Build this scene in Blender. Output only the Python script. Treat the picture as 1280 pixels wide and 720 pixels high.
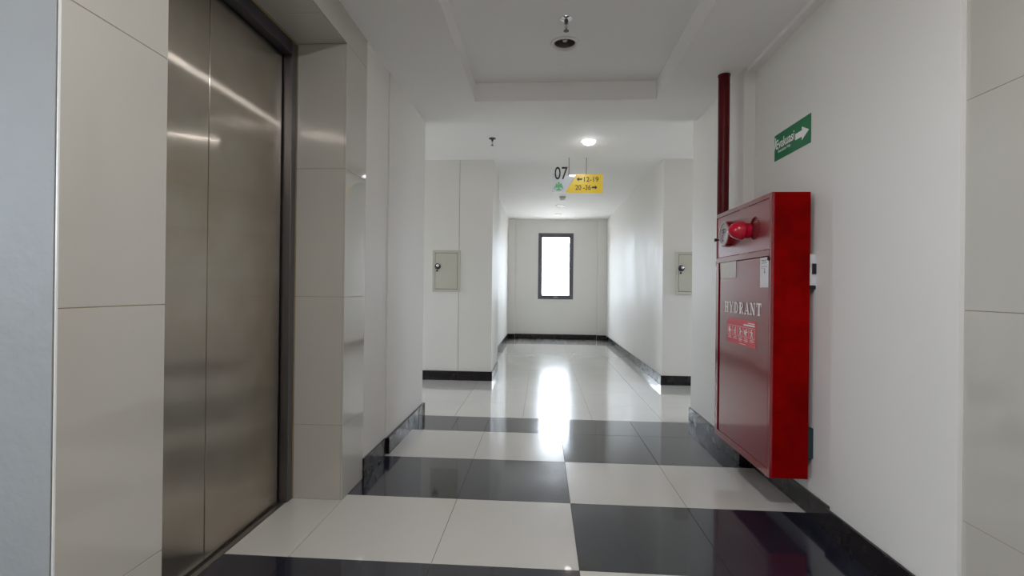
import bpy, bmesh, math, random
from mathutils import Matrix, Vector

for o in list(bpy.data.objects):
    bpy.data.objects.remove(o)
S = bpy.context.scene
COL = S.collection
random.seed(7)

# ------------------------------------------------------------------ camera, sky, exposure
CAM_H = 1.0296
YAW, PITCH, ROLL = -0.06183, 0.00139, 0.01127
fw = Vector((math.sin(YAW) * math.cos(PITCH), math.cos(YAW) * math.cos(PITCH), math.sin(PITCH)))
r0 = Vector((math.cos(YAW), -math.sin(YAW), 0))
u0 = r0.cross(fw)
rr = r0 * math.cos(ROLL) + u0 * math.sin(ROLL)
uu = -r0 * math.sin(ROLL) + u0 * math.cos(ROLL)
cd = bpy.data.cameras.new('camera')
cd.sensor_width = 36.0
cd.lens = 595.70 / 1280 * 36.0
cd.clip_start = 0.02
cam = bpy.data.objects.new('camera', cd)
COL.objects.link(cam)
m = Matrix((rr, uu, -fw)).transposed().to_4x4()
m.translation = Vector((0, 0, CAM_H))
cam.matrix_world = m
S.camera = cam

world = bpy.data.worlds.new('overcast_sky')
S.world = world
world.use_nodes = True
bg = world.node_tree.nodes['Background']
# overcast sky above the horizon, duller ground below it
wt = world.node_tree
wc = wt.nodes.new('ShaderNodeTexCoord')
wsx = wt.nodes.new('ShaderNodeSeparateXYZ')
wr = wt.nodes.new('ShaderNodeValToRGB')
wm = wt.nodes.new('ShaderNodeMapRange')
wm.inputs['From Min'].default_value = -1.0
wt.links.new(wc.outputs['Generated'], wsx.inputs['Vector'])
wt.links.new(wsx.outputs['Z'], wm.inputs['Value'])
wt.links.new(wm.outputs['Result'], wr.inputs['Fac'])
wr.color_ramp.elements[0].position = 0.46
wr.color_ramp.elements[0].color = (0.33, 0.34, 0.35, 1)
wr.color_ramp.elements[1].position = 0.52
wr.color_ramp.elements[1].color = (0.78, 0.88, 1.0, 1)
wt.links.new(wr.outputs['Color'], bg.inputs['Color'])
bg.inputs['Strength'].default_value = 15.0

S.view_settings.view_transform = 'Standard'
S.view_settings.look = 'None'
S.view_settings.gamma = 1.0
S.view_settings.exposure = 0.80
S.view_settings.use_curve_mapping = False
S.cycles.max_bounces = 14
S.cycles.diffuse_bounces = 10
S.cycles.glossy_bounces = 6
S.cycles.sample_clamp_indirect = 8.0
S.cycles.use_denoising = True

LAMP = 60.0    # radiance of a lit downlight lens in the corridor
FILL_REAR = 120.0  # fill lamp added behind the camera
LAMP_LOBBY = 440.0  # and of the downlights in the lift lobby
FILL_SIDE = 15.0  # fill lamps added out of view in the side passages


def portal(loc, rot, sx, sy):
    l = bpy.data.lights.new('window_portal', 'AREA')
    l.shape = 'RECTANGLE'
    l.size, l.size_y = sx, sy
    l.cycles.is_portal = True
    o = bpy.data.objects.new('window_portal', l)
    o.location = loc
    o.rotation_euler = rot
    COL.objects.link(o)


# end window (light enters towards -y), then added windows behind the camera and in the passages
portal((0.285, 9.96, 1.50), (math.radians(-90), 0, 0), 0.62, 1.26)
portal((-3.22, -1.0, 1.6), (0, math.radians(-90), 0), 0.8, 1.4)
portal((-4.12, 4.83, 1.30), (0, math.radians(-90), 0), 1.0, 0.84)
portal((4.12, 4.83, 1.30), (0, math.radians(90), 0), 1.0, 0.84)


# ------------------------------------------------------------------ materials
def nodes_of(name):
    mt = bpy.data.materials.new(name)
    mt.use_nodes = True
    nt = mt.node_tree
    return mt, nt, nt.nodes['Principled BSDF']


def principled(name, col, rough=0.5, metal=0.0, spec=0.5, coat=0.0, coat_rough=0.03, var=0.0, var_scale=3.0,
               bump=0.0, bump_scale=40.0, rough_var=0.0, col2=None, stretch=(1, 1, 1)):
    mt, nt, b = nodes_of(name)
    b.inputs['Base Color'].default_value = (*col, 1)
    b.inputs['Roughness'].default_value = rough
    b.inputs['Metallic'].default_value = metal
    b.inputs['Specular IOR Level'].default_value = spec
    b.inputs['Coat Weight'].default_value = coat
    b.inputs['Coat Roughness'].default_value = coat_rough
    if var or bump or rough_var:
        tc = nt.nodes.new('ShaderNodeTexCoord')
        mp = nt.nodes.new('ShaderNodeMapping')
        mp.inputs['Scale'].default_value = stretch
        geo = nt.nodes.new('ShaderNodeNewGeometry')
        nt.links.new(geo.outputs['Position'], mp.inputs['Vector'])
        if var or rough_var:
            n = nt.nodes.new('ShaderNodeTexNoise')
            n.inputs['Scale'].default_value = var_scale
            n.inputs['Detail'].default_value = 3
            n.inputs['Roughness'].default_value = 0.62
            nt.links.new(mp.outputs['Vector'], n.inputs['Vector'])
        if var:
            rp = nt.nodes.new('ShaderNodeValToRGB')
            c2 = col2 if col2 else tuple(c * (1 - var) for c in col)
            rp.color_ramp.elements[0].position = 0.32
            rp.color_ramp.elements[1].position = 0.68
            rp.color_ramp.elements[0].color = (*c2, 1)
            rp.color_ramp.elements[1].color = (*col, 1)
            nt.links.new(n.outputs['Fac'], rp.inputs['Fac'])
            nt.links.new(rp.outputs['Color'], b.inputs['Base Color'])
        if rough_var:
            mr = nt.nodes.new('ShaderNodeMapRange')
            mr.inputs['From Min'].default_value = 0.3
            mr.inputs['From Max'].default_value = 0.7
            mr.inputs['To Min'].default_value = max(0.0, rough - rough_var)
            mr.inputs['To Max'].default_value = rough + rough_var
            nt.links.new(n.outputs['Fac'], mr.inputs['Value'])
            nt.links.new(mr.outputs['Result'], b.inputs['Roughness'])
        if bump:
            n2 = nt.nodes.new('ShaderNodeTexNoise')
            n2.inputs['Scale'].default_value = bump_scale
            n2.inputs['Detail'].default_value = 3
            nt.links.new(mp.outputs['Vector'], n2.inputs['Vector'])
            bp = nt.nodes.new('ShaderNodeBump')
            bp.inputs['Strength'].default_value = bump
            bp.inputs['Distance'].default_value = 0.01
            nt.links.new(n2.outputs['Fac'], bp.inputs['Height'])
            nt.links.new(bp.outputs['Normal'], b.inputs['Normal'])
    return mt


def emitter(name, col, strength):
    mt, nt, b = nodes_of(name)
    b.inputs['Base Color'].default_value = (*col, 1)
    b.inputs['Emission Color'].default_value = (*col, 1)
    b.inputs['Emission Strength'].default_value = strength
    return mt


M = {}
M['paint'] = principled('cream_wall_paint', (0.78, 0.765, 0.73), 0.55, spec=0.22, var=0.03, var_scale=1.6, bump=0.05,
                        bump_scale=9.0, rough_var=0.07, stretch=(1, 1, 0.55))
M['plaster'] = principled('grey_white_plaster', (0.38, 0.395, 0.40), 0.6, var=0.06, var_scale=5, bump=0.25,
                          bump_scale=22)
M['ceiling'] = principled('matt_white_ceiling_paint', (0.84, 0.83, 0.81), 0.75, var=0.02, var_scale=2, bump=0.04)
M['tile'] = principled('polished_cream_wall_tile', (0.50, 0.48, 0.43), 0.07, var=0.03, var_scale=2.0, coat=0.6,
                       coat_rough=0.02)
M['floor_cream'] = principled('polished_cream_floor_tile', (0.66, 0.645, 0.61), 0.2, var=0.02, var_scale=2.5,
                              rough_var=0.02, coat=0.9, coat_rough=0.02, bump=0.012, bump_scale=5)
M['floor_dark'] = principled('polished_charcoal_floor_tile', (0.017, 0.019, 0.034), 0.14, var=0.3, var_scale=3,
                             rough_var=0.05, coat=0.6, coat_rough=0.035, bump=0.012, bump_scale=5)
M['grout'] = principled('grey_brown_grout', (0.13, 0.115, 0.095), 0.9)
M['wall_grout'] = principled('ochre_wall_grout', (0.30, 0.235, 0.14), 0.9)
M['skirting'] = principled('dark_polished_skirting', (0.014, 0.009, 0.012), 0.24, spec=0.22, var=0.5, var_scale=14,
                           rough_var=0.12, coat=0.3)
M['groove'] = principled('shadow_line_filler', (0.28, 0.26, 0.22), 0.8)
M['dark_metal'] = principled('dark_bronze_aluminium', (0.055, 0.05, 0.06), 0.4, metal=0.3)
M['window_metal'] = principled('bloom_paled_aluminium', (0.12, 0.115, 0.135), 0.4)  # dark frame colour lightened for the bloom around the bright window
M['black'] = principled('black_rubber', (0.012, 0.012, 0.014), 0.6)
M['chrome'] = principled('chrome', (0.82, 0.82, 0.84), 0.12, metal=1)
M['fixture'] = principled('white_enamel', (0.78, 0.77, 0.75), 0.35)
M['reflector'] = principled('dull_lamp_reflector', (0.34, 0.31, 0.27), 0.32, metal=0.9)
M['bulb'] = principled('unlit_lamp_glass', (0.45, 0.42, 0.38), 0.2)
M['lamp'] = emitter('lit_lamp_lens', (1.0, 0.98, 0.99), LAMP)
M['fill_rear'] = emitter('rear_fill_lens', (1.0, 0.98, 0.99), FILL_REAR)
M['lamp_lobby'] = emitter('lobby_lamp_lens', (1.0, 0.98, 0.99), LAMP_LOBBY)
M['fill_side'] = emitter('side_fill_lens', (1.0, 0.98, 0.99), FILL_SIDE)
M['lamp_weak'] = emitter('dim_lamp_lens', (1.0, 0.98, 0.99), 4.0)
M['detector'] = principled('pale_green_plastic', (0.55, 0.62, 0.55), 0.4)
M['red'] = principled('glossy_red_enamel', (0.25, 0.002, 0.010), 0.22, var=0.12, var_scale=6, coat=1.0,
                      coat_rough=0.10, bump=0.01, bump_scale=4)
M['red_panel'] = principled('satin_red_enamel', (0.25, 0.002, 0.010), 0.4, var=0.12, var_scale=6, coat=0.8,
                            coat_rough=0.3)
M['red_side'] = principled('red_enamel', (0.28, 0.0, 0.0), 0.6, var=0.4, var_scale=6, spec=0.04)
M['pipe_red'] = principled('dark_red_pipe_paint', (0.12, 0.0015, 0.006), 0.4, var=0.3, var_scale=9, spec=0.25)
M['lamp_red'] = principled('red_indicator_plastic', (0.55, 0.003, 0.03), 0.2, coat=0.3)
M['red_dark'] = principled('unlit_cabinet_interior', (0.10, 0.003, 0.006), 0.6)
M['paper'] = principled('aged_paper', (0.84, 0.81, 0.77), 0.7)
M['paper_white'] = principled('white_paper', (0.78, 0.76, 0.80), 0.6)
M['print_grey'] = principled('grey_print', (0.22, 0.23, 0.30), 0.7)
M['white_print'] = principled('white_print', (0.93, 0.91, 0.91), 0.5)
M['sticker_red'] = principled('red_sticker_vinyl', (0.72, 0.05, 0.075), 0.35)
M['green'] = principled('green_sign_vinyl', (0.010, 0.19, 0.07), 0.55, spec=0.25)
M['yellow'] = principled('yellow_acrylic', (0.78, 0.55, 0.03), 0.35)
M['acrylic'] = principled('white_acrylic', (0.60, 0.63, 0.66), 0.3)
M['ink'] = principled('black_lettering', (0.02, 0.018, 0.02), 0.5)
M['emblem'] = principled('green_lettering', (0.10, 0.42, 0.17), 0.5)
M['panel'] = principled('grey_beige_enamel', (0.55, 0.54, 0.46), 0.38, bump=0.02)
M['bracket'] = principled('dark_green_bracket_paint', (0.012, 0.035, 0.038), 0.5)
M['bracket_white'] = principled('pale_bracket_plastic', (0.66, 0.66, 0.68), 0.5)
M['call_face'] = principled('grey_pink_plastic', (0.46, 0.37, 0.38), 0.35)
M['jamb'] = principled('satin_steel', (0.20, 0.195, 0.205), 0.34, metal=1)
M['sill'] = principled('worn_aluminium', (0.42, 0.40, 0.38), 0.4, metal=1)


def steel():
    """vertical hairline finish: reflections spread sideways along the UV u direction"""
    mt = bpy.data.materials.new('brushed_stainless_steel')
    mt.use_nodes = True
    nt = mt.node_tree
    nt.nodes.remove(nt.nodes['Principled BSDF'])
    tg = nt.nodes.new('ShaderNodeTangent')
    tg.direction_type = 'UV_MAP'
    tg.uv_map = 'UVMap'
    geo = nt.nodes.new('ShaderNodeNewGeometry')
    n = nt.nodes.new('ShaderNodeTexNoise')
    n.inputs['Scale'].default_value = 4.0
    n.inputs['Detail'].default_value = 4
    n.inputs['Roughness'].default_value = 0.6
    nt.links.new(geo.outputs['Position'], n.inputs['Vector'])
    rp = nt.nodes.new('ShaderNodeValToRGB')
    rp.color_ramp.elements[0].position = 0.3
    rp.color_ramp.elements[1].position = 0.7
    rp.color_ramp.elements[0].color = (0.46, 0.41, 0.345, 1)
    rp.color_ramp.elements[1].color = (0.55, 0.505, 0.44, 1)
    nt.links.new(n.outputs['Fac'], rp.inputs['Fac'])
    mx = nt.nodes.new('ShaderNodeMixShader')
    mx.inputs['Fac'].default_value = 0.6
    for k, (rough, aniso) in enumerate(((0.15, -0.92), (0.25, -0.68))):
        g = nt.nodes.new('ShaderNodeBsdfAnisotropic')
        g.inputs['Roughness'].default_value = rough
        g.inputs['Anisotropy'].default_value = aniso
        nt.links.new(rp.outputs['Color'], g.inputs['Color'])
        nt.links.new(tg.outputs['Tangent'], g.inputs['Tangent'])
        nt.links.new(g.outputs['BSDF'], mx.inputs[k + 1])
    nt.links.new(mx.outputs['Shader'], nt.nodes['Material Output'].inputs['Surface'])
    return mt


M['steel'] = steel()


def glass():
    mt, nt, b = nodes_of('window_glass')
    b.inputs['Base Color'].default_value = (1, 1, 1, 1)
    tr = nt.nodes.new('ShaderNodeBsdfTransparent')
    gl = nt.nodes.new('ShaderNodeBsdfGlossy')
    gl.inputs['Roughness'].default_value = 0.02
    fr = nt.nodes.new('ShaderNodeFresnel')
    fr.inputs['IOR'].default_value = 1.45
    mx = nt.nodes.new('ShaderNodeMixShader')
    nt.links.new(fr.outputs['Fac'], mx.inputs['Fac'])
    nt.links.new(tr.outputs['BSDF'], mx.inputs[1])
    nt.links.new(gl.outputs['BSDF'], mx.inputs[2])
    nt.links.new(mx.outputs['Shader'], nt.nodes['Material Output'].inputs['Surface'])
    return mt


M['glass'] = glass()


# ------------------------------------------------------------------ mesh helpers
def box(bm, x0, x1, y0, y1, z0, z1, bev=0.0):
    vs = [bm.verts.new(p) for p in ((x0, y0, z0), (x1, y0, z0), (x1, y1, z0), (x0, y1, z0),
                                    (x0, y0, z1), (x1, y0, z1), (x1, y1, z1), (x0, y1, z1))]
    fs = [bm.faces.new([vs[i] for i in f]) for f in
          ((3, 2, 1, 0), (4, 5, 6, 7), (0, 1, 5, 4), (1, 2, 6, 5), (2, 3, 7, 6), (3, 0, 4, 7))]
    if bev:
        es = list({e for f in fs for e in f.edges})
        bmesh.ops.bevel(bm, geom=es, offset=bev, segments=2, affect='EDGES', profile=0.5)
    return vs


def boxes(*bs, bev=0.0):
    bm = bmesh.new()
    for b in bs:
        box(bm, *b, bev=bev)
    return bm


def poly(bm, pts, frame=None):
    vs = [bm.verts.new(to3(p, frame) if frame else p) for p in pts]
    return bm.faces.new(vs)


def to3(p, frame):
    o, r, u, n = frame
    return Vector(o) + Vector(r) * p[0] + Vector(u) * p[1] + Vector(n) * (p[2] if len(p) > 2 else 0)


def lathe(bm, prof, axis_o, axis, n=32, cap0=False, cap1=False):
    """prof: list of (radius, distance along axis)"""
    a = Vector(axis).normalized()
    t = Vector((0, 0, 1)) if abs(a.z) < 0.9 else Vector((1, 0, 0))
    e1 = a.cross(t).normalized()
    e2 = a.cross(e1)
    rings = []
    for r, d in prof:
        c = Vector(axis_o) + a * d
        if r < 1e-6:
            rings.append([bm.verts.new(c)])
        else:
            rings.append([bm.verts.new(c + (e1 * math.cos(2 * math.pi * k / n) + e2 * math.sin(2 * math.pi * k / n)) * r)
                          for k in range(n)])
    for A, B in zip(rings, rings[1:]):
        for k in range(n):
            k2 = (k + 1) % n
            if len(A) == 1 and len(B) == 1:
                continue
            if len(A) == 1:
                bm.faces.new((A[0], B[k], B[k2]))
            elif len(B) == 1:
                bm.faces.new((A[k], B[0], A[k2]))
            else:
                bm.faces.new((A[k], B[k], B[k2], A[k2]))
    if cap0 and len(rings[0]) > 1:
        bm.faces.new(rings[0])
    if cap1 and len(rings[-1]) > 1:
        bm.faces.new(rings[-1])


def tube(bm, pts, r, n=16):
    """round tube through a list of points"""
    rings = []
    pts = [Vector(p) for p in pts]
    prev = None
    for i, p in enumerate(pts):
        d = (pts[min(i + 1, len(pts) - 1)] - pts[max(i - 1, 0)]).normalized()
        if prev is None:
            t = Vector((1, 0, 0)) if abs(d.x) < 0.9 else Vector((0, 1, 0))
            e1 = d.cross(t).normalized()
        else:
            e1 = (prev - d * prev.dot(d)).normalized()
        prev = e1
        e2 = d.cross(e1)
        rings.append([bm.verts.new(p + (e1 * math.cos(2 * math.pi * k / n) + e2 * math.sin(2 * math.pi * k / n)) * r)
                      for k in range(n)])
    for A, B in zip(rings, rings[1:]):
        for k in range(n):
            bm.faces.new((A[k], A[(k + 1) % n], B[(k + 1) % n], B[k]))
    bm.faces.new(rings[0])
    bm.faces.new(rings[-1])


def holed_plate(bm, u0, u1, v0, v1, holes, frame, n=40):
    """flat rectangle with round holes (cu, cv, r); holes must be stacked along u without overlap"""
    cuts = []
    for cu, cv, r in sorted(holes):
        s = r * 1.25
        cuts.append((cu - s, cu + s, cv, cu, r))
    last = u0
    for a, b, cv, cu, r in cuts:
        if a > last:
            poly(bm, [(last, v0), (a, v0), (a, v1), (last, v1)], frame)
        s = (b - a) / 2
        poly(bm, [(a, v0), (b, v0), (b, cv - s), (a, cv - s)], frame)
        poly(bm, [(a, cv + s), (b, cv + s), (b, v1), (a, v1)], frame)
        inner, outer = [], []
        for k in range(n):
            t = 2 * math.pi * k / n
            c, sn = math.cos(t), math.sin(t)
            q = s / max(abs(c), abs(sn))
            inner.append(bm.verts.new(to3((cu + r * c, cv + r * sn), frame)))
            outer.append(bm.verts.new(to3((cu + q * c, cv + q * sn), frame)))
        for k in range(n):
            k2 = (k + 1) % n
            bm.faces.new((inner[k], outer[k], outer[k2], inner[k2]))
        last = b
    if last < u1:
        poly(bm, [(last, v0), (u1, v0), (u1, v1), (last, v1)], frame)


def mesh_of(name, bm, mat, smooth=False, keep=False):
    if not keep:
        bmesh.ops.recalc_face_normals(bm, faces=bm.faces)
    me = bpy.data.meshes.new(name)
    bm.to_mesh(me)
    bm.free()
    me.materials.append(mat)
    if smooth:
        for p in me.polygons:
            p.use_smooth = True
        me.set_sharp_from_angle(angle=math.radians(38))
    return me


def obj(name, bm, mat, parent=None, smooth=False, label=None, keep=False):
    o = bpy.data.objects.new(name, mesh_of(name, bm, mat, smooth, keep))
    COL.objects.link(o)
    if parent:
        o.parent = parent
    if label:
        o['label'] = label
    return o


def struct(name, bm, mat, parent=None, smooth=False):
    o = obj(name, bm, mat, parent, smooth)
    if not parent:
        o['kind'] = 'structure'
    return o


def empty_struct(name, label=None):
    o = bpy.data.objects.new(name, None)
    COL.objects.link(o)
    o['kind'] = 'structure'
    if label:
        o['label'] = label
    return o


def thing(name, label, cat, loc=(0, 0, 0), group=None):
    o = bpy.data.objects.new(name, None)
    COL.objects.link(o)
    o.location = loc
    o.empty_display_size = 0.05
    o['label'] = label
    o['category'] = cat
    if group:
        o['group'] = group
    return o


def dup(root, loc, label, group=None):
    r = root.copy()
    COL.objects.link(r)
    r.location = loc
    r['label'] = label
    if group:
        r['group'] = group
    for ch in list(root.children):
        c = ch.copy()
        COL.objects.link(c)
        c.parent = r
        for g in list(ch.children):
            d = g.copy()
            COL.objects.link(d)
            d.parent = c
    return r


def text_bm(s, size, frame, width=None, align='LEFT', bold=0.0, shear=0.0):
    """built-in font turned into flat mesh in the given frame; width squeezes it to a length"""
    c = bpy.data.curves.new('lettering', 'FONT')
    c.body = s
    c.size = size
    c.align_x = align
    c.shear = shear
    c.offset = bold * size
    c.resolution_u = 4
    t = bpy.data.objects.new('lettering', c)
    COL.objects.link(t)
    bpy.context.view_layer.update()
    me = bpy.data.meshes.new_from_object(t.evaluated_get(bpy.context.evaluated_depsgraph_get()))
    bpy.data.objects.remove(t)
    bpy.data.curves.remove(c)
    xs = [v.co.x for v in me.vertices]
    ys = [v.co.y for v in me.vertices]
    w = max(xs) - min(xs)
    k = (width / w) if width else 1.0
    x00, y00 = min(xs), min(ys)
    h = max(ys) - y00
    kv = size / h           # size = real height of the tallest glyph
    bm = bmesh.new()
    bm.from_mesh(me)
    bpy.data.meshes.remove(me)
    for v in bm.verts:
        v.co = to3(((v.co.x - x00) * k, (v.co.y - y00) * kv), frame)
    return bm


def merge(*bms):
    out = bmesh.new()
    for b in bms:
        me = bpy.data.meshes.new('tmp')
        b.to_mesh(me)
        b.free()
        out.from_mesh(me)
        bpy.data.meshes.remove(me)
    return out


# ------------------------------------------------------------------ dimensions
T = 0.55
X0, YA, YE = 0.1502, 1.7593, 3.795
XT = -0.95                       # tiled lift wall
ZL, ZT, ZC = 2.355, 2.485, 2.4615  # lobby ceiling, tray top, corridor ceiling
TOP = 2.62
YL, YR = 3.775, 3.86             # lobby ends, left and right
YP, YEND = 5.277, 9.83

# ------------------------------------------------------------------ floor
floor = struct('floor', boxes((-4.3, 4.3, -3.9, 10.1, -0.14, -0.004)), M['grout'])
_tile_cache = {}


def slab_mesh(name, w, d, h, mat, gap=0.0012):
    key = (name, round(w, 3), round(d, 3), mat.name)
    if key not in _tile_cache:
        bm = bmesh.new()
        a, b = w / 2 - gap, d / 2 - gap
        lo = [bm.verts.new((x, y, -h)) for x, y in ((-a, -b), (a, -b), (a, b), (-a, b))]
        hi = [bm.verts.new((x, y, 0)) for x, y in ((-a, -b), (a, -b), (a, b), (-a, b))]
        bm.faces.new(hi)
        for k in range(4):
            k2 = (k + 1) % 4
            bm.faces.new((lo[k], lo[k2], hi[k2], hi[k]))
        _tile_cache[key] = mesh_of(name, bm, mat, keep=True)
    return _tile_cache[key]


def floor_tile(x0, x1, y0, y1, mat):
    o = bpy.data.objects.new('floor_tile', slab_mesh('floor_tile', x1 - x0, y1 - y0, 0.004, mat))
    o.location = ((x0 + x1) / 2, (y0 + y1) / 2, random.uniform(-0.0003, 0.0))
    o.rotation_euler = (random.gauss(0, 0.0002), random.gauss(0, 0.0002), 0)
    COL.objects.link(o)
    o.parent = floor


CR, DK = M['floor_cream'], M['floor_dark']
for j in range(-9, 4):
    y0 = YA + j * T
    y1 = y0 + T if j < 3 else YE
    for i in range(-5, 2):
        x0, x1 = X0 + i * T, X0 + (i + 1) * T
        left_white = (j % 2 == 0) if j < 3 else False
        white = left_white if i < 0 else (not left_white if j < 3 else False)
        if i < -2:
            if j == 1 or j >= 2:
                continue
            if i == -3 and -2 < j < 1:          # recess in front of the lift door stops at the sill
                x0 = -1.205
            elif j in (-1, 0) and i < -3:
                continue
        if i == 1:
            x1 = 1.30
        if j == 3 and i == -2:
            floor_tile(x0, -0.645, y0, y1, DK)
            floor_tile(-0.645, x1, y0, y1, DK)
            continue
        floor_tile(x0, x1, y0, y1, CR if white else DK)
ys = [YE] + [4.28 + T * k for k in range(11)]
for a, b in zip(ys, ys[1:]):
    b = min(b, 9.86)
    if b - a < 0.01:
        continue
    for k in range(-6, 8):
        x0 = -0.137 + T * k
        x1 = x0 + T
        if a > 5.3 and (x1 < -0.70 or x0 > 1.33):
            continue
        floor_tile(max(x0, -3.99), min(x1, 3.99), a, b, CR)


# ------------------------------------------------------------------ walls
def wall(name, *bs, mat='paint', bev=0.0):
    return struct(name, boxes(*bs, bev=bev), M[mat])


def tile_piece(par, lo, hi, axis, sgn, thick=0.008, gap=0.0009):
    """a wall tile: box spanning lo..hi whose face looks along sgn*axis, chamfered by a small bevel"""
    lo, hi = list(lo), list(hi)
    for k in range(3):
        if k != axis:
            lo[k] += gap
            hi[k] -= gap
    bm = bmesh.new()
    box(bm, lo[0], hi[0], lo[1], hi[1], lo[2], hi[2], bev=0.0008)
    return obj('wall_tile', bm, M['tile'], par)


ZJ = [0.0, 0.36, 0.98, 1.60, 2.216, ZL]

# left, nearest: plastered end of the pier facing the camera, then the tiled pier
wl = wall('wall_left', (-3.1, -0.958, 0.878, 1.142, 0, TOP), mat='plaster')
obj('corner_bead', boxes((-0.9525, -0.9492, 0.8770, 0.8805, 0, ZL - 0.001)), M['fixture'], wl)
pier = wall('wall_left', (-0.962, -0.951, 0.8805, 1.142, 0, ZL - 0.001), mat='wall_grout')
for a, b in zip(ZJ, ZJ[1:]):
    tile_piece(pier, (-0.957, 0.8800, a), (XT, 1.150, b), 0, 1)
    tile_piece(pier, (-1.19, 1.142, a), (-0.957, 1.150, b), 1, 1)
# header over the lift door
head = wall('wall_left', (-1.7, -0.951, 1.142, 2.253, 2.2075, TOP), mat='wall_grout')
for a, b in ((1.150, 1.975), (1.975, 2.512)):
    tile_piece(head, (-0.958, a, 2.206), (XT, b, ZL - 0.001), 0, 1)
for a, b in ((1.150, 1.990), (1.990, 2.245)):
    tile_piece(head, (-1.193, a, 2.206), (-0.958, b, 2.214), 2, -1)
# far pier of the lift
pier2 = wall('wall_left', (-3.1, -0.951, 2.2465, 2.512, 0, 2.206), (-3.1, -0.951, 2.253, 2.512, 2.206, TOP), mat='wall_grout')
for a, b in zip(ZJ, ZJ[1:]):
    if a < 2.2:
        b2 = min(b, 2.206)
        tile_piece(pier2, (-1.193, 2.245, a), (-0.958, 2.253, b2), 1, -1)
        tile_piece(pier2, (-0.958, 2.245, a), (XT, 2.512, b2), 0, 1)
wall('wall_left', (-1.75, -1.40, 1.142, 2.253, 0, 2.214), mat='black')
wall('wall_left', (-3.99, -0.953, 2.512, 2.884, 0, TOP))
wall('wall_left', (-3.99, -0.972, 2.884, 2.889, 0, TOP), mat='groove')
wall('wall_left', (-3.99, -0.946, 2.889, YL, 0, TOP))
# end of the lift lobby / side passage, then the corridor
wall('wall_left', (-4.0, -0.9255, YP, 6.03, 0, TOP), (-0.9215, -0.55, YP, 6.03, 0, TOP))
wall('wall_left', (-0.9255, -0.9215, YP + 0.004, 6.02, 0, TOP), mat='groove')
wall('wall_left', (-1.2, -0.69, 6.03, 10.05, 0, TOP))
wall('wall_right', (1.315, 4.0, YP, 10.05, 0, TOP))
wall('wall_right', (1.19, 3.99, 2.91, YR, 0, TOP))
wall('wall_right', (1.255, 3.99, 2.11, 2.91, 0, TOP))
wr3 = wall('wall_right', (1.235, 2.2, 1.49, 2.11, 0, TOP))
wrt = wall('wall_right', (1.2492, 2.2, -3.6, 1.489, 0, TOP), mat='wall_grout')
ye = [1.49, 0.37, -0.75, -1.87, -2.99, -3.59]
for a, b in zip(ZJ, ZJ[1:]):
    for y1, y0 in zip(ye, ye[1:]):
        tile_piece(wrt, (1.248, y0, a), (1.256, y1, b), 0, -1)
# far wall with the window opening, and its two corner piers
wx0, wx1, wz0, wz1 = -0.072, 0.645, 0.823, 2.18
wall('wall_far', (-0.75, wx0, YEND, 10.05, 0, TOP), (wx1, 1.4, YEND, 10.05, 0, TOP),
     (wx0, wx1, YEND, 10.05, 0, wz0), (wx0, wx1, YEND, 10.05, wz1, TOP))
wall('wall_far', (-0.69, -0.548, 9.76, YEND, 0, TOP))
wall('wall_far', (1.139, 1.315, 9.76, YEND, 0, TOP))
# behind the camera: a wider landing; its left window is added for side light
wall('wall_near', (-3.1, 1.3, -3.75, -3.55, 0, TOP))
wall('wall_left', (-3.25, -3.1, -3.75, -1.7, 0, TOP), (-3.25, -3.1, -0.3, 0.9, 0, TOP),
     (-3.25, -3.1, -1.7, -0.3, 0, 1.2), (-3.25, -3.1, -1.7, -0.3, 2.0, TOP))
# ends of the side passages, with unseen windows added for light
for s, nm in ((-1, 'wall_left'), (1, 'wall_right')):
    x0, x1 = sorted((s * 4.0, s * 4.15))
    wall(nm, (x0, x1, 3.6, 4.41, 0, TOP), (x0, x1, 5.25, 5.4, 0, TOP), (x0, x1, 4.41, 5.25, 0, 0.8),
         (x0, x1, 4.41, 5.25, 1.8, TOP))

# ------------------------------------------------------------------ ceilings
TX0, TX1, TY0, TY1 = -0.485, 0.78, -2.9, 3.36
bm = boxes((-3.2, TX0, -3.75, 3.80, ZL, TOP), (TX1, 1.5, -3.75, 3.80, ZL, TOP),
           (TX0, TX1, TY1, 3.80, ZL, TOP), (TX0, TX1, -3.75, TY0, ZL, TOP))
ceil = struct('ceiling', bm, M['ceiling'])
bm = bmesh.new()
HOLES = [(-2.17, 0.06, 0.066), (0.33, 0.08, 0.066), (2.832, 0.1215, 0.066)]
holed_plate(bm, TY0, TY1, TX0, TX1, HOLES, ((0, 0, ZT), (0, 1, 0), (1, 0, 0), (0, 0, -1)))
box(bm, TX0 - 0.05, TX1 + 0.05, TY0 - 0.05, TY1 + 0.05, TOP - 0.02, TOP + 0.02)
tray = struct('ceiling', bm, M['ceiling'])
struct('ceiling', boxes((-4.1, 4.1, 3.80, 10.05, ZC, TOP)), M['ceiling'])
# added narrow trim for the soft shading where ceiling meets right wall
struct('shading_trim_1', boxes((1.205, 1.255, 2.12, 2.909, ZL - 0.022, ZL)), M['ceiling'])


# ------------------------------------------------------------------ skirting
def skirt(name, x0, x1, y0, y1, h=0.104):
    bm = bmesh.new()
    box(bm, x0, x1, y0, y1, 0.0005, h, bev=0.0015)
    return struct(name, bm, M['skirting'])


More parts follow.
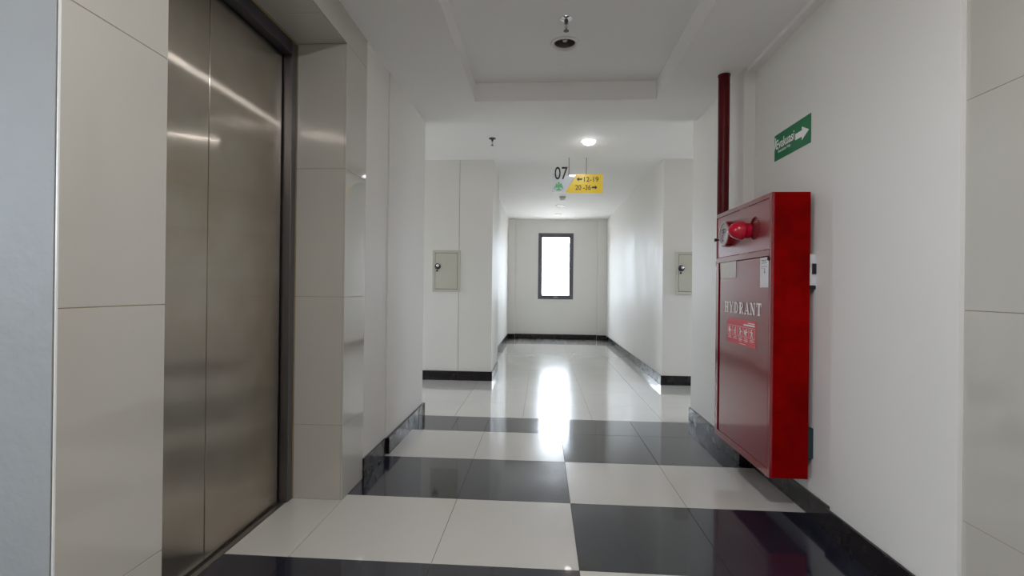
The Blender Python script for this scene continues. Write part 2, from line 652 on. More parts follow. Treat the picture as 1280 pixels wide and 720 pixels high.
K = 0.012
skirt('baseboard_left', -0.953, -0.942, 2.513, 2.878)
skirt('baseboard_left', -0.946, -0.925, 2.886, 3.50)
skirt('baseboard_left', -0.946, -0.925, 3.502, YL + K)
skirt('baseboard_left', -3.9, -0.946, YL, YL + K)
skirt('baseboard_left', -3.99, -0.924, YP - K, YP)
skirt('baseboard_left', -0.922, -0.55 + K, YP - K, YP)
skirt('baseboard_left', -0.55, -0.55 + K, YP, 6.03 + K)
skirt('baseboard_left', -0.69, -0.55, 6.03, 6.03 + K)
skirt('baseboard_left', -0.69, -0.69 + K, 6.03 + K, 9.76)
skirt('baseboard_far', -0.69, -0.548 + K, 9.76 - K, 9.76)
skirt('baseboard_far', -0.548 + K, 1.139 - K, YEND - K, YEND)
skirt('baseboard_far', 1.139 - K, 1.315, 9.76 - K, 9.76)
skirt('baseboard_right', 1.315 - K, 1.315, YP, 9.76 - K)
skirt('baseboard_right', 1.315 - K, 3.99, YP - K, YP)
skirt('baseboard_right', 1.19 - K, 1.19, 2.91 - K, YR + K)
skirt('baseboard_right', 1.19, 3.9, YR, YR + K)
skirt('baseboard_right', 1.19, 1.255 - K, 2.91 - K, 2.91)
skirt('baseboard_right', 1.255 - K, 1.255, 2.11, 2.91 - K)
skirt('baseboard_right', 1.235 - K, 1.235, 1.49, 2.11 + K)

# ------------------------------------------------------------------ lift door
XD = -1.24
lift = empty_struct('door_1', 'two-panel brushed steel lift door in a tiled recess on the left')


def door_panel(y0, y1):
    bm = bmesh.new()
    box(bm, XD - 0.035, XD, y0, y1, 0.006, 2.125, bev=0.0025)
    uv = bm.loops.layers.uv.new('UVMap')
    for f in bm.faces:
        for l in f.loops:
            l[uv].uv = (l.vert.co.y, l.vert.co.z) if abs(f.normal.x) > 0.3 else (l.vert.co.y + l.vert.co.x, l.vert.co.z)
    bmesh.ops.recalc_face_normals(bm, faces=bm.faces)
    return obj('door_panel', bm, M['steel'], lift)


door_panel(1.16, 1.6965)
door_panel(1.6995, 2.187)
obj('jamb', boxes((-1.39, -1.196, 2.199, 2.2445, 0, 2.2), bev=0.002), M['jamb'], lift)
obj('jamb', boxes((-1.39, -1.196, 1.1505, 1.158, 0, 2.2), bev=0.002), M['jamb'], lift)
obj('head_frame', boxes((-1.39, -1.196, 1.1585, 2.1985, 2.135, 2.2), bev=0.002), M['dark_metal'], lift)  # dark steel, with the shade under the lintel put into its colour
obj('frame_edge', boxes((-1.198, -1.1935, 1.151, 2.2448, 2.197, 2.2055), (-1.1965, -1.1935, 2.2385, 2.2448, 0, 2.197)),
    M['wall_grout'], lift)
obj('door_sill', boxes((-1.30, -1.236, 1.152, 2.196, -0.004, 0.0012), (-1.229, -1.206, 1.152, 2.196, -0.004, 0.0015)),
    M['sill'], lift)
obj('sill_groove', boxes((-1.238, -1.2285, 1.152, 2.196, -0.004, -0.001)), M['black'], lift)

# ------------------------------------------------------------------ windows
def window(name, o, r, w, h, outn, depth):
    """o: lower corner on the room face, r: direction along the wall, outn: outward direction"""
    root = empty_struct(name)
    R, O, N = Vector(r), Vector(o), Vector(outn)

    def bx(bm, u0, u1, v0, v1, d0, d1):
        a = O + R * u0 + N * d0 + Vector((0, 0, v0))
        b = O + R * u1 + N * d1 + Vector((0, 0, v1))
        box(bm, *sum(([min(a[k], b[k]), max(a[k], b[k])] for k in range(3)), []))
    bm = bmesh.new()
    fwid = 0.045
    for q in ((0, fwid, 0, h), (w - fwid, w, 0, h), (fwid, w - fwid, 0, fwid), (fwid, w - fwid, h - fwid, h)):
        bx(bm, *q, -0.006, depth)
    obj('window_frame', bm, M['window_metal'], root)
    bm = bmesh.new()
    s = fwid + 0.036
    for q in ((fwid, s, fwid, h - fwid), (w - s, w - fwid, fwid, h - fwid), (s, w - s, fwid, s),
              (s, w - s, h - s, h - fwid)):
        bx(bm, *q, 0.03, 0.065)
    obj('sash', bm, M['window_metal'], root)
    bm = bmesh.new()
    a = O + R * s + N * 0.05 + Vector((0, 0, s))
    b = O + R * (w - s) + N * 0.05 + Vector((0, 0, h - s))
    poly(bm, [a, (b.x, b.y, a.z), b, (a.x, a.y, b.z)])
    obj('pane', bm, M['glass'], root)
    bm = bmesh.new()
    bx(bm, w / 2 - 0.05, w / 2 + 0.05, 0.028, 0.05, -0.02, 0.03)
    bx(bm, w / 2 - 0.012, w / 2 + 0.012, 0.05, 0.085, -0.012, 0.03)
    obj('window_catch', bm, M['sill'], root)
    return root


window('window_1', (wx0, YEND, wz0), (1, 0, 0), wx1 - wx0, wz1 - wz0, (0, 1, 0), 0.12)
window('fill_window_2', (-3.1, -1.7, 1.2), (0, 1, 0), 1.4, 0.8, (-1, 0, 0), 0.12)  # unseen window added to light the near right wall
window('fill_window_3', (-4.0, 4.41, 0.8), (0, 1, 0), 0.84, 1.0, (-1, 0, 0), 0.12)  # added out of view to light the right lobby wall
window('fill_window_4', (4.0, 4.41, 0.8), (0, 1, 0), 0.84, 1.0, (1, 0, 0), 0.12)  # added out of view to light the left lobby wall

# ------------------------------------------------------------------ hydrant cabinet
HX, HY0, HY1, HZ0, HZ1 = 1.055, 2.263, 2.957, 0.172, 1.489
HB = 1.226
cab = thing('hydrant_cabinet', 'tall red hydrant cabinet hung on the right wall, HYDRANT in white letters', 'cabinet',
            (1.255, 2.61, HZ0))
L0 = Vector(cab.location)


def loc(v):
    return Vector(v) - L0


def cobj(name, bm, mat, smooth=False, label=None, parent=None, keep=False):
    for v in bm.verts:
        v.co = v.co - L0
    return obj(name, bm, M[mat], parent or cab, smooth, label, keep)


# shell: sides, top, bottom, back; front frame with two openings
PZ0, PZ1 = 1.226, 1.466          # upper panel opening
DZ0, DZ1 = 0.206, 1.196          # door opening
OY0, OY1 = 2.284, 2.950
DOY1 = 2.915
bm = bmesh.new()
box(bm, HX, HB, HY0, HY0 + 0.004, HZ0, HZ1)
box(bm, HX, HB, HY1 - 0.004, HY1, HZ0, HZ1)
box(bm, HX, HB, HY0 + 0.004, HY1 - 0.004, HZ1 - 0.004, HZ1)
box(bm, HX, HB, HY0 + 0.004, HY1 - 0.004, HZ0, HZ0 + 0.004)
box(bm, HB - 0.004, HB, HY0 + 0.004, HY1 - 0.004, HZ0 + 0.004, HZ1 - 0.004)
cobj('body', bm, 'red_side')
bm = bmesh.new()
F = 0.010
box(bm, HX - 0.001, HX + 0.012, HY0 - 0.0008, OY0, HZ0 - 0.0005, HZ1 + 0.0005, bev=0.002)
box(bm, HX - 0.001, HX + F, OY1, HY1, DZ1, HZ1, bev=0.0015)
box(bm, HX - 0.001, HX + F, DOY1, HY1, HZ0, DZ1, bev=0.0015)
box(bm, HX - 0.0012, HX + F, OY0 - 0.001, OY1 + 0.001, PZ1, HZ1, bev=0.0015)
box(bm, HX - 0.0012, HX + F, OY0 - 0.001, OY1 + 0.001, DZ1, PZ0, bev=0.0015)
box(bm, HX - 0.0012, HX + F, OY0 - 0.001, DOY1 + 0.001, HZ0, DZ0, bev=0.0015)
cobj('front_frame', bm, 'red')
# upper panel with a round opening for the missing call point
bm = bmesh.new()
g = 0.0025
# frame: u runs towards the camera (-y), v up, normal -x
FR = ((HX + 0.002, 0, 0), (0, -1, 0), (0, 0, 1), (-1, 0, 0))
HC = (-2.443, 1.344, 0.056)
holed_plate(bm, -(OY1 - g), -(OY0 + g), PZ0 + g, PZ1 - g, [HC], FR)
cobj('upper_panel', bm, 'red_panel')
bm = bmesh.new()
lathe(bm, [(0.0565, -0.0005), (0.0565, 0.008)], (HX + 0.002, 2.443, 1.344), (1, 0, 0), 40)
cobj('opening_rim', bm, 'red_dark', True)
bm = bmesh.new()
lathe(bm, [(0.0, 0.007), (0.0565, 0.007)], (HX + 0.002, 2.443, 1.344), (1, 0, 0), 40)
for k in range(-5, 6):
    for q in range(-5, 6):
        if k * k + q * q < 26:
            lathe(bm, [(0.0, 0.0045), (0.0022, 0.0055), (0.003, 0.007)], (HX + 0.002, 2.443 + k * 0.0095, 1.344 + q * 0.0095), (1, 0, 0), 6)
cobj('speaker_grille', bm, 'red_panel', label='perforated red speaker plate seen in the round opening')
# door
bm = bmesh.new()
box(bm, HX + 0.001, HX + 0.012, OY0 + g, 2.893, DZ0 + g, DZ1 - g, bev=0.003)
door = cobj('door', bm, 'red')
bm = bmesh.new()
box(bm, HX + 0.012, HX + 0.02, OY0, DOY1, DZ0, DZ1)
cobj('door_backing', bm, 'red_dark')
# bell-shaped call point: pale disc on a red drum
bm = bmesh.new()
BC = (HX + 0.002, 2.765, 1.352)
lathe(bm, [(0.073, 0.0), (0.073, 0.026), (0.069, 0.031)], BC, (-1, 0, 0), 40)
call = cobj('call_point', bm, 'red', True, label='round manual call point with a pale face')
bm = bmesh.new()
lathe(bm, [(0.069, 0.031), (0.066, 0.035), (0.058, 0.035), (0.055, 0.0315), (0.0, 0.0315)], BC, (-1, 0, 0), 40)
face = cobj('call_face', bm, 'call_face', True, parent=call)
bm = bmesh.new()
FB = ((HX - 0.0312, 2.765, 1.352), (0, -1, 0), (0, 0, 1), (-1, 0, 0))
for q in (((-0.030, 0.020), (0.030, 0.020), (0.030, 0.027), (-0.030, 0.027)),
          ((-0.022, 0.006), (0.022, 0.006), (0.022, 0.012), (-0.022, 0.012)),
          ((-0.004, -0.004), (0.004, -0.004), (0.004, 0.034), (-0.004, 0.034))):
    poly(bm, q, FB)
for k in range(14):
    a0, a1 = math.radians(100 + k * 13), math.radians(100 + (k + 1) * 13)
    poly(bm, [(0.026 * math.cos(a0), -0.022 + 0.020 * math.sin(a0)), (0.026 * math.cos(a1), -0.022 + 0.020 * math.sin(a1)),
              (0.017 * math.cos(a1), -0.022 + 0.013 * math.sin(a1)), (0.017 * math.cos(a0), -0.022 + 0.013 * math.sin(a0))], FB)
cobj('call_mark', bm, 'ink', parent=call)
# indicator lamp
bm = bmesh.new()
LC = (HX + 0.002, 2.507, 1.340)
lathe(bm, [(0.038, 0.0), (0.039, 0.012), (0.040, 0.026)], LC, (-1, 0, 0), 36, cap0=True)
ind = cobj('indicator_lamp', bm, 'lamp_red', True, label='pointed red indicator lamp')
bm = bmesh.new()
lathe(bm, [(0.040, 0.026), (0.0475, 0.034), (0.048, 0.050), (0.044, 0.066), (0.034, 0.084), (0.019, 0.099), (0.006, 0.105), (0, 0.106)],
      LC, (-1, 0, 0), 36)
cobj('lamp_dome', bm, 'lamp_red', True, parent=ind)
# latch on the far edge
bm = bmesh.new()
lathe(bm, [(0.005, 0), (0.005, 0.014), (0.010, 0.016), (0.010, 0.024), (0, 0.025)], (HX + 0.002, 2.925, 1.335), (-1, 0, 0), 14)
cobj('latch', bm, 'black', True)
bm = bmesh.new()
lathe(bm, [(0.009, 0), (0.009, 0.004), (0.004, 0.006), (0, 0.006)], (HX, 2.288, 1.183), (-1, 0, 0), 14)
cobj('lock', bm, 'black', True)

# lettering HYDRANT, slab-serif capitals
SER = {}
th, tn, sf = 0.28, 0.12, 0.12


def rect(x0, x1, y0, y1):
    return [(x0, y0), (x1, y0), (x1, y1), (x0, y1)]


def stem(x, w, over=0.1):
    return [rect(x, x + w, 0, 1), rect(x - over, x + w + over, 0, sf), rect(x - over, x + w + over, 1 - sf, 1)]


def bowl(x, cy, rx, ry, t, a0=-90, a1=90, n=14):
    out = []
    for k in range(n):
        p, q = [math.radians(a0 + (a1 - a0) * (k + i) / n) for i in (0, 1)]
        out.append([(x + rx * math.cos(p), cy + ry * math.sin(p)), (x + rx * math.cos(q), cy + ry * math.sin(q)),
                    (x + (rx - t) * math.cos(q), cy + (ry - tn) * math.sin(q)), (x + (rx - t) * math.cos(p), cy + (ry - tn) * math.sin(p))])
    return out


SER['H'] = stem(0.1, th) + stem(0.66, th) + [rect(0.3, 0.7, 0.45, 0.55)]
SER['Y'] = [[(0.08, 1), (0.34, 1), (0.62, 0.45), (0.38, 0.45)], [(0.82, 1), (0.94, 1), (0.62, 0.45), (0.5, 0.45)],
            rect(0.38, 0.62, 0, 0.5), rect(0.27, 0.73, 0, sf), rect(-0.02, 0.42, 1 - sf, 1), rect(0.68, 1.02, 1 - sf, 1)]
SER['D'] = stem(0.1, th, 0.08) + [rect(0.3, 0.5, 0, sf), rect(0.3, 0.5, 1 - sf, 1)] + bowl(0.46, 0.5, 0.5, 0.5, 0.25)
SER['R'] = stem(0.1, th, 0.08) + [rect(0.3, 0.5, 1 - sf, 1), rect(0.3, 0.55, 0.44, 0.54)] + bowl(0.5, 0.72, 0.40, 0.28, 0.23) + \
    [[(0.46, 0.46), (0.70, 0.46), (0.96, 0), (0.70, 0)], rect(0.70, 1.04, 0, sf)]
SER['A'] = [[(0.10, 0), (0.20, 0), (0.50, 0.95), (0.46, 1)], [(0.40, 1), (0.60, 1), (0.94, 0), (0.68, 0)],
            rect(0.28, 0.74, 0.27, 0.36), rect(-0.02, 0.32, 0, sf), rect(0.60, 1.04, 0, sf)]
SER['N'] = [rect(0.12, 0.23, 0, 1), rect(0.79, 0.90, 0, 1), [(0.08, 1), (0.32, 1), (0.90, 0), (0.68, 0)],
            rect(0.0, 0.35, 0, sf), rect(-0.02, 0.3, 1 - sf, 1), rect(0.67, 1.02, 1 - sf, 1)]
SER['T'] = stem(0.38, th, 0.12) + [rect(0.04, 0.96, 1 - sf, 1), rect(0.04, 0.12, 0.68, 1), rect(0.88, 0.96, 0.68, 1)]
bm = bmesh.new()
u = 0.0
for k, chr_ in enumerate('HYDRANT'):
    for n_, q in enumerate(SER[chr_]):
        poly(bm, [(u + x * 0.056, y * 0.062, 0.0004 + 0.00006 * n_) for x, y in q],
             ((HX, 2.816, 0.910), (0, -1, 0), (0, 0, 1), (-1, 0, 0)))
    u += 0.0672
cobj('lettering', bm, 'white_print', keep=True, label='white serif capitals HYDRANT')

# instruction sticker
FS = ((HX + 0.0004, 2.780, 0.747), (0, -1, 0), (0, 0, 1), (-1, 0, 0))
SW, SH = 0.364, 0.134
bm = bmesh.new()
poly(bm, [(0, 0), (SW, 0), (SW, SH), (0.012, SH - 0.002), (0.0, SH - 0.022)], FS)
sticker = cobj('instruction_sticker', bm, 'sticker_red', label='red sticker with five white instruction pictograms')
bm = bmesh.new()
Z1, Z2 = 0.0004, 0.0008


def prect(u0, u1, v0, v1, z=Z1):
    poly(bm, [(u0, v0, z), (u1, v0, z), (u1, v1, z), (u0, v1, z)], FS)


prect(0.275, 0.352, 0.117, 0.121)
prect(0.222, 0.352, 0.104, 0.112)
for k in range(5):
    a = 0.012 + k * 0.069
    b = a + 0.062
    lo, hi = 0.042, 0.096
    prect(a, b, hi - 0.0015, hi)
    prect(a, b, lo, lo + 0.0015)
    prect(a, a + 0.0015, lo, hi)
    prect(b - 0.0015, b, lo, hi)
    c = (a + b) / 2
    # figure: head, trunk, arms, legs
    hx = c + (0.006 if k % 2 else -0.004)
    for n in range(8):
        p, q = [2 * math.pi * (n + i) / 8 for i in (0, 1)]
        poly(bm, [(hx, 0.084, Z1), (hx + 0.0065 * math.cos(p), 0.084 + 0.0065 * math.sin(p), Z1),
                  (hx + 0.0065 * math.cos(q), 0.084 + 0.0065 * math.sin(q), Z1)], FS)
    poly(bm, [(c - 0.008, 0.062, Z1), (c + 0.005, 0.060, Z1), (c + 0.010, 0.077, Z1), (c - 0.006, 0.077, Z1)], FS)
    s = (1, -1, 1, 1, -1)[k]
    poly(bm, [(c, 0.075, Z1), (c + s * 0.022, 0.066 + 0.003 * k, Z1), (c + s * 0.022, 0.062 + 0.003 * k, Z1), (c, 0.069, Z1)], FS)
    poly(bm, [(c - 0.008, 0.063, Z1), (c - 0.001, 0.063, Z1), (c - 0.010, 0.046, Z1), (c - 0.016, 0.046, Z1)], FS)
    poly(bm, [(c - 0.002, 0.062, Z1), (c + 0.005, 0.062, Z1), (c + 0.015, 0.046, Z1), (c + 0.009, 0.046, Z1)], FS)
    if k in (0, 1, 3):
        prect(c - s * 0.010 - 0.010, c - s * 0.010 + 0.002, 0.058, 0.082)
    prect(a + 0.012, b - 0.012, 0.034, 0.0365)
    prect(a + 0.006, b - 0.006, 0.026, 0.029)
    if k in (2, 3):
        prect(a + 0.016, b - 0.016, 0.019, 0.0215)
prect(0.17, 0.25, 0.005, 0.007)
cobj('pictogram', bm, 'white_print', parent=sticker, keep=True)
# two paper labels
FP = ((HX + 0.0002, 2.897, 1.100), (0, -1, 0), (0, 0, 1), (-1, 0, 0))
bm = bmesh.new()
poly(bm, [(0.014, 0, 0.001), (0.236, 0.004, 0.001), (0.236, 0.094, 0.001), (0.004, 0.094, 0.001)], FP)
pa = cobj('paper_label', bm, 'paper', label='cream paper label at the top far corner of the door')
bm = bmesh.new()
for u0, u1, v0, v1 in ((0.03, 0.11, 0.080, 0.0825), (0.14, 0.21, 0.082, 0.0845), (0.118, 0.1195, 0.01, 0.09), (0.108, 0.122, 0.026, 0.034)):
    poly(bm, [(u0, v0, 0.0014), (u1, v0, 0.0014), (u1, v1, 0.0014), (u0, v1, 0.0014)], FP)
cobj('print', bm, 'white_print', parent=pa, keep=True)
FQ = ((HX + 0.0002, 2.374, 1.049), (0, -1, 0), (0, 0, 1), (-1, 0, 0))
bm = bmesh.new()
poly(bm, [(0, 0, 0.001), (0.086, 0, 0.001), (0.086, 0.142, 0.001), (0, 0.142, 0.001)], FQ)
pb = cobj('paper_label', bm, 'paper_white', label='white paper label at the top near corner of the door')
bm = bmesh.new()
for v0, v1, u0, u1 in ((0.128, 0.131, 0.012, 0.07), (0.122, 0.1245, 0.02, 0.062), (0.114, 0.1165, 0.014, 0.07), (0.098, 0.1, 0.012, 0.074),
                       (0.090, 0.092, 0.012, 0.03), (0.072, 0.092, 0.044, 0.050), (0.068, 0.074, 0.04, 0.054)):
    poly(bm, [(u0, v0, 0.0014), (u1, v0, 0.0014), (u1, v1, 0.0014), (u0, v1, 0.0014)], FQ)
cobj('print', bm, 'print_grey', parent=pb, keep=True)
# brackets on the wall behind the cabinet
bm = bmesh.new()
box(bm, 1.222, 1.2548, 2.272, 2.300, 0.262, 0.402, bev=0.002)
cobj('mounting_bracket', bm, 'bracket', label='dark green lower bracket')
bm = bmesh.new()
box(bm, 1.226, 1.2548, 2.268, 2.290, 1.060, 1.204, bev=0.002)
br = cobj('mounting_bracket', bm, 'bracket_white', label='pale upper bracket')
bm = bmesh.new()
box(bm, 1.238, 1.2548, 2.262, 2.270, 1.112, 1.160)
cobj('bracket_clip', bm, 'black', parent=br)
bm = bmesh.new()
box(bm, 1.2255, 1.2548, 2.266, 2.290, 1.043, 1.059)
cobj('bracket_clip', bm, 'black', parent=br)

# ------------------------------------------------------------------ red riser pipe
pipe = thing('fire_pipe', 'dark red riser pipe running from ceiling down behind the hydrant cabinet', 'pipe', (1.105, 2.998, 1.2))
bm = bmesh.new()
tube(bm, [(0, 0, 0.0), (0, 0, 0.6), (0, 0, ZL - 1.2)], 0.0335, 24)
obj('riser', bm, M['pipe_red'], pipe, True)
bm = bmesh.new()
pts = [(0.0, 0.0, 0.01)]
for k in range(0, 7):
    a = math.radians(15 * k)
    pts.append((0.0, -0.035 + 0.035 * math.cos(a), -0.035 * math.sin(a) - 0.002))
tube(bm, pts, 0.0365, 24)
obj('elbow', bm, M['pipe_red'], pipe, True)
bm = bmesh.new()
lathe(bm, [(0.034, ZL - 1.2 - 0.008), (0.0365, ZL - 1.2 - 0.008), (0.0365, ZL - 1.2 - 0.0002)], (0, 0, 0), (0, 0, 1), 24)
obj('ceiling_collar', bm, M['pipe_red'], pipe, True)
# ------------------------------------------------------------------ evacuation sign
SG = (1.255, 2.664, 1.733)
ev = thing('evacuation_sign', 'green evacuation sign with white right arrow above the hydrant cabinet', 'sign', SG)
bm = bmesh.new()
box(bm, -0.003, -0.0002, -0.346, 0, 0, 0.138)
obj('sign_plate', bm, M['green'], ev)
FE = ((-0.0034, 0, 0), (0, -1, 0), (0, 0, 1), (-1, 0, 0))


def shift(fr, u_, v_):
    return (to3((u_, v_), fr), fr[1], fr[2], fr[3])


bm = text_bm('Evakuasi', 0.050, shift(FE, 0.020, 0.058), width=0.182, bold=0.015)
obj('lettering', bm, M['white_print'], ev, keep=True)
bm = text_bm('Evacuation Way', 0.018, shift(FE, 0.040, 0.032), width=0.128, bold=0.02, shear=0.3)
obj('lettering', bm, M['white_print'], ev, keep=True)
bm = bmesh.new()
poly(bm, [(0.212, 0.050), (0.272, 0.050), (0.272, 0.032), (0.334, 0.0655), (0.272, 0.099), (0.272, 0.081), (0.212, 0.081)], FE)
obj('arrow', bm, M['white_print'], ev, keep=True)
bm = bmesh.new()
for k in range(8):
    p, q = [2 * math.pi * (k + i) / 8 for i in (0, 1)]
    poly(bm, [(0.011, 0.118), (0.011 + 0.006 * math.cos(p), 0.118 + 0.006 * math.sin(p)), (0.011 + 0.006 * math.cos(q), 0.118 + 0.006 * math.sin(q))], FE)
poly(bm, [(0.004, 0.088), (0.014, 0.086), (0.019, 0.108), (0.008, 0.110)], FE)
poly(bm, [(0.004, 0.089), (0.010, 0.089), (0.006, 0.064), (0.0005, 0.064)], FE)
poly(bm, [(0.009, 0.089), (0.014, 0.087), (0.018, 0.068), (0.013, 0.066)], FE)
obj('running_figure', bm, M['white_print'], ev, keep=True)

# ------------------------------------------------------------------ hanging floor sign
FSG = (0.105, 5.2, 2.085)
hs = thing('hanging_sign', 'small hanging floor sign, white 07 part and yellow room number part with arrows', 'sign', FSG)
ZB = -0.008


def plate(name, pts, th_, mat):
    bm = bmesh.new()
    a = [bm.verts.new((x, 0, z)) for x, z in pts]
    b = [bm.verts.new((x, th_, z)) for x, z in pts]
    bm.faces.new(a)
    bm.faces.new(b)
    n = len(pts)
    for k in range(n):
        bm.faces.new((a[k], a[(k + 1) % n], b[(k + 1) % n], b[k]))
    return obj(name, bm, M[mat], hs)


plate('white_panel', [(0.0, 0.0), (0.138, -0.006), (0.232, 0.168), (0.0, 0.200)], 0.006, 'acrylic')
plate('yellow_panel', [(0.139, -0.006), (0.541, -0.012), (0.541, 0.193), (0.262, 0.194)], 0.006, 'yellow')
FH = ((0, -0.0006, 0), (1, 0, 0), (0, 0, 1), (0, -1, 0))


def sign_text(s, u_, v_, h_, w_, bold=0.0, name='lettering', mat='ink', thick=0.0):
    bm = text_bm(s, h_, shift(FH, u_, v_), width=w_, bold=bold)
    if thick:
        r = bmesh.ops.extrude_face_region(bm, geom=list(bm.faces))
        for v in [e for e in r['geom'] if isinstance(e, bmesh.types.BMVert)]:
            v.co.y -= thick
        return obj(name, bm, M[mat], hs)
    return obj(name, bm, M[mat], hs, keep=True)


sign_text('07', 0.024, 0.136, 0.138, 0.140, bold=0.004, thick=0.005)
sign_text('12-19', 0.342, 0.109, 0.056, 0.156, bold=0.014)
sign_text('20 -36', 0.250, 0.022, 0.056, 0.166, bold=0.014)
for x, y, s in ((0.262, 0.140, 1), (0.428, 0.050, -1)):
    bm = bmesh.new()
    tip = x if s > 0 else x + 0.058
    poly(bm, [(tip, y), (tip + s * 0.026, y - 0.024), (tip + s * 0.026, y - 0.009), (tip + s * 0.06, y - 0.009),
              (tip + s * 0.06, y + 0.009), (tip + s * 0.026, y + 0.009), (tip + s * 0.026, y + 0.024)], FH)
    obj('arrow', bm, M['ink'], hs, keep=True)
# green tree emblem: pointed crown over two side scrolls and a foot
bm = bmesh.new()
ex, ey, es = 0.070, 0.018, 0.100


def ep(pts):
    poly(bm, [(ex + x * es, ey + y * es, 0.00008 * len(bm.faces)) for x, y in pts], FH)


ep([(0, 1.0), (-0.12, 0.78), (0, 0.6), (0.12, 0.78)])
ep([(-0.06, 0.7), (0.06, 0.7), (0.07, 0.06), (-0.07, 0.06)])
for s in (-1, 1):
    ep([(s * 0.04, 0.62), (s * 0.34, 0.80), (s * 0.30, 0.55), (s * 0.04, 0.45)])
    ep([(s * 0.04, 0.42), (s * 0.40, 0.58), (s * 0.44, 0.50), (s * 0.06, 0.28)])
    for k in range(12):
        p, q = [math.radians(-60 + 20 * (k + i)) for i in (0, 1)]
        ep([(s * (0.34 + 0.17 * math.cos(p)), 0.26 + 0.17 * math.sin(p)), (s * (0.34 + 0.17 * math.cos(q)), 0.26 + 0.17 * math.sin(q)),
            (s * (0.34 + 0.08 * math.cos(q)), 0.26 + 0.08 * math.sin(q)), (s * (0.34 + 0.08 * math.cos(p)), 0.26 + 0.08 * math.sin(p))])
    ep([(s * 0.05, 0.16), (s * 0.36, 0.10), (s * 0.20, 0.0), (0, -0.02), (0, 0.1)])
obj('tree_emblem', bm, M['emblem'], hs, keep=True)
for x, zb in ((0.178, 0.174), (0.366, 0.192)):
    bm = bmesh.new()
    tube(bm, [(x, 0.003, zb), (x, 0.003, ZC - FSG[2])], 0.003, 8)
    obj('hanging_wire', bm, M['dark_metal'], hs, True)

# ------------------------------------------------------------------ electrical cabinets on the facing walls
PW, PH = 0.312, 0.462
pb_ = thing('panel_box', 'grey-beige metal panel box on the wall left of the corridor mouth', 'panel box', (-1.0625, YP, 0.988),
            'panel boxes either side of the corridor')
bm = bmesh.new()
w2 = PW / 2
fr_ = 0.028
for q in ((-w2, w2, PH - fr_, PH), (-w2, w2, 0, fr_), (-w2, -w2 + fr_, fr_, PH - fr_), (w2 - fr_, w2, fr_, PH - fr_)):
    box(bm, q[0], q[1], -0.014, -0.0003, q[2], q[3], bev=0.001)
obj('box_frame', bm, M['panel'], pb_)
obj('box_recess', boxes((-w2 + fr_, w2 - fr_, -0.003, -0.0006, fr_, PH - fr_)), M['ink'], pb_)
bm = bmesh.new()
box(bm, -w2 + fr_ + 0.004, w2 - fr_ - 0.004, -0.0125, -0.0035, fr_ + 0.004, PH - fr_ - 0.004, bev=0.0015)
bd = obj('box_door', bm, M['panel'], pb_)
bm = bmesh.new()
lathe(bm, [(0.034, 0), (0.034, 0.006), (0.026, 0.012), (0, 0.012)], (-0.098, -0.012, 0.282), (0, -1, 0), 24)
lk = obj('lock', bm, M['dark_metal'], bd, True)
bm = bmesh.new()
lathe(bm, [(0.016, 0.011), (0.016, 0.020), (0.012, 0.023), (0, 0.023)], (-0.092, -0.012, 0.290), (0, -1, 0), 20)
obj('lock_cap', bm, M['chrome'], bd, True)
bm = bmesh.new()
lathe(bm, [(0.011, 0), (0.011, 0.004), (0, 0.004)], (-0.104, -0.012, 0.232), (0, -1, 0), 14)
obj('keyhole', bm, M['ink'], bd, True)
dup(pb_, (1.452 + w2, YP, 0.988), 'grey-beige metal panel box right of the corridor, half hidden by the near wall')


# ------------------------------------------------------------------ ceiling fixtures
def recessed_light(name, label, loc_, lit, mat='lamp_lobby'):
    t = thing(name, label, 'ceiling light', loc_, 'recessed lights in the ceiling tray')
    bm = bmesh.new()
    lathe(bm, [(0.0845, -0.0005), (0.0835, -0.007), (0.078, -0.011), (0.070, -0.010), (0.064, -0.004), (0.061, 0.006)], (0, 0, 0), (0, 0, 1), 40)
    obj('trim_ring', bm, M['fixture'], t, True)
    bm = bmesh.new()
    lathe(bm, [(0.061, 0.004), (0.058, 0.03), (0.050, 0.062), (0.036, 0.090), (0.016, 0.098)], (0, 0, 0), (0, 0, 1), 40, cap1=True)
    obj('reflector', bm, M['reflector'], t, True)
    bm = bmesh.new()
    if lit:
        lathe(bm, [(0, -0.024), (0.030, -0.021), (0.050, -0.012), (0.0595, 0.003)], (0, 0, 0), (0, 0, 1), 32)
    else:
        lathe(bm, [(0.0, 0.008), (0.012, 0.012), (0.018, 0.024), (0.018, 0.05), (0.012, 0.09)], (0, 0, 0), (0, 0, 1), 24)
    obj('bulb', bm, M[mat] if lit else M['bulb'], t, True)
    return t


recessed_light('downlight', 'unlit recessed downlight with white ring in the ceiling tray', (0.1215, 2.832, ZT), False)
recessed_light('downlight', 'lit recessed downlight in the ceiling tray overhead of the viewer', (0.08, 0.33, ZT), True)
recessed_light('downlight', 'added fill downlight at the unseen rear end of the ceiling tray', (0.06, -2.17, ZT), True, 'fill_rear')  # added behind the camera to brighten the lobby


def flush_light(label, loc_, lit, r=0.056, mat=None):
    t = thing('downlight', label, 'ceiling light', loc_, 'flush downlights along the corridor ceiling')
    bm = bmesh.new()
    lathe(bm, [(r + 0.014, -0.0004), (r + 0.013, -0.008), (r + 0.004, -0.012), (r - 0.001, -0.008)], (0, 0, 0), (0, 0, 1), 32)
    obj('trim_ring', bm, M['fixture'], t, True)
    bm = bmesh.new()
    if lit:
        lathe(bm, [(0, -0.030), (r * 0.35, -0.0285), (r * 0.7, -0.0225), (r * 0.93, -0.013), (r, -0.007)], (0, 0, 0), (0, 0, 1), 32)
    else:
        lathe(bm, [(0, -0.002), (r * 0.8, -0.002), (r, -0.008)], (0, 0, 0), (0, 0, 1), 32)
    obj('lens', bm, M[mat] if mat else M['lamp'] if lit else M['reflector'], t, True)
    return t


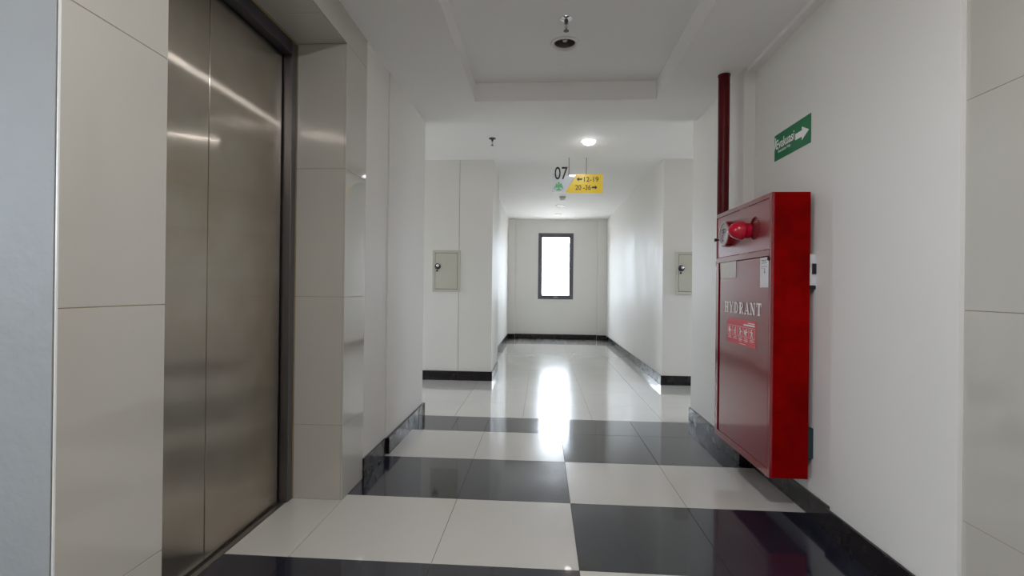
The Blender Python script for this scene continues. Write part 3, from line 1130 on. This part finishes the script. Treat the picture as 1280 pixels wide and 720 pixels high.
flush_light('bright lit downlight at the corridor mouth above the hanging sign', (0.441, 4.647, ZC), True)
flush_light('lit downlight just past the hanging sign, seen as a thin bright ellipse', (0.369, 5.98, ZC), True, 0.040, 'lamp_weak')
flush_light('unlit downlight in the corridor, nearer of the two beyond the sign', (0.300, 8.195, ZC), False, 0.065)
flush_light('unlit dark downlight closest to the far window', (0.307, 9.16, ZC), False, 0.055)
flush_light('added fill downlight in the left side passage ceiling, out of view', (-2.3, 4.53, ZC), True, 0.056, 'fill_side')  # this pair is added to light the hidden passages
flush_light('added fill downlight in the right side passage ceiling, out of view', (2.6, 4.53, ZC), True, 0.056, 'fill_side')

sd = thing('smoke_detector', 'pale green ceiling detector right below the hanging sign in view', 'detector', (0.310, 7.40, ZC))
bm = bmesh.new()
lathe(bm, [(0.052, -0.0004), (0.052, -0.016), (0.046, -0.024)], (0, 0, 0), (0, 0, 1), 28)
obj('base', bm, M['detector'], sd, True)
bm = bmesh.new()
lathe(bm, [(0.046, -0.024), (0.040, -0.050), (0.026, -0.062), (0, -0.064)], (0, 0, 0), (0, 0, 1), 28)
obj('sensor_head', bm, M['fixture'], sd, True)


def sprinkler(label, loc_, plate_mat):
    t = thing('sprinkler', label, 'sprinkler', loc_, 'pendent ceiling sprinklers')
    bm = bmesh.new()
    lathe(bm, [(0.034, -0.0004), (0.033, -0.004), (0.018, -0.010), (0.011, -0.011)], (0, 0, 0), (0, 0, 1), 28)
    obj('escutcheon', bm, M[plate_mat], t, True)
    bm = bmesh.new()
    lathe(bm, [(0.011, -0.006), (0.011, -0.018), (0.008, -0.022), (0.008, -0.028), (0, -0.028)], (0, 0, 0), (0, 0, 1), 16)
    obj('nozzle', bm, M['dark_metal'], t, True)
    bm = bmesh.new()
    for s in (-1, 1):
        tube(bm, [(s * 0.008, 0, -0.024), (s * 0.012, 0, -0.036), (s * 0.008, 0, -0.050), (0, 0, -0.058)], 0.0022, 8)
    obj('frame_arm', bm, M['chrome'], t, True)
    bm = bmesh.new()
    tube(bm, [(0, 0, -0.028), (0, 0, -0.056)], 0.0022, 8)
    obj('bulb', bm, M['dark_metal'], t, True)
    bm = bmesh.new()
    lathe(bm, [(0.004, -0.056), (0.006, -0.060), (0.0145, -0.066), (0.0145, -0.068), (0, -0.068)], (0, 0, 0), (0, 0, 1), 20)
    obj('deflector', bm, M['dark_metal'], t, True)
    return t


sprinkler('chrome pendent sprinkler next to the unlit downlight in the ceiling tray', (0.117, 2.572, ZT), 'chrome')
sprinkler('dark pendent sprinkler on the ceiling near the left side passage', (-0.484, 4.525, ZC), 'dark_metal')
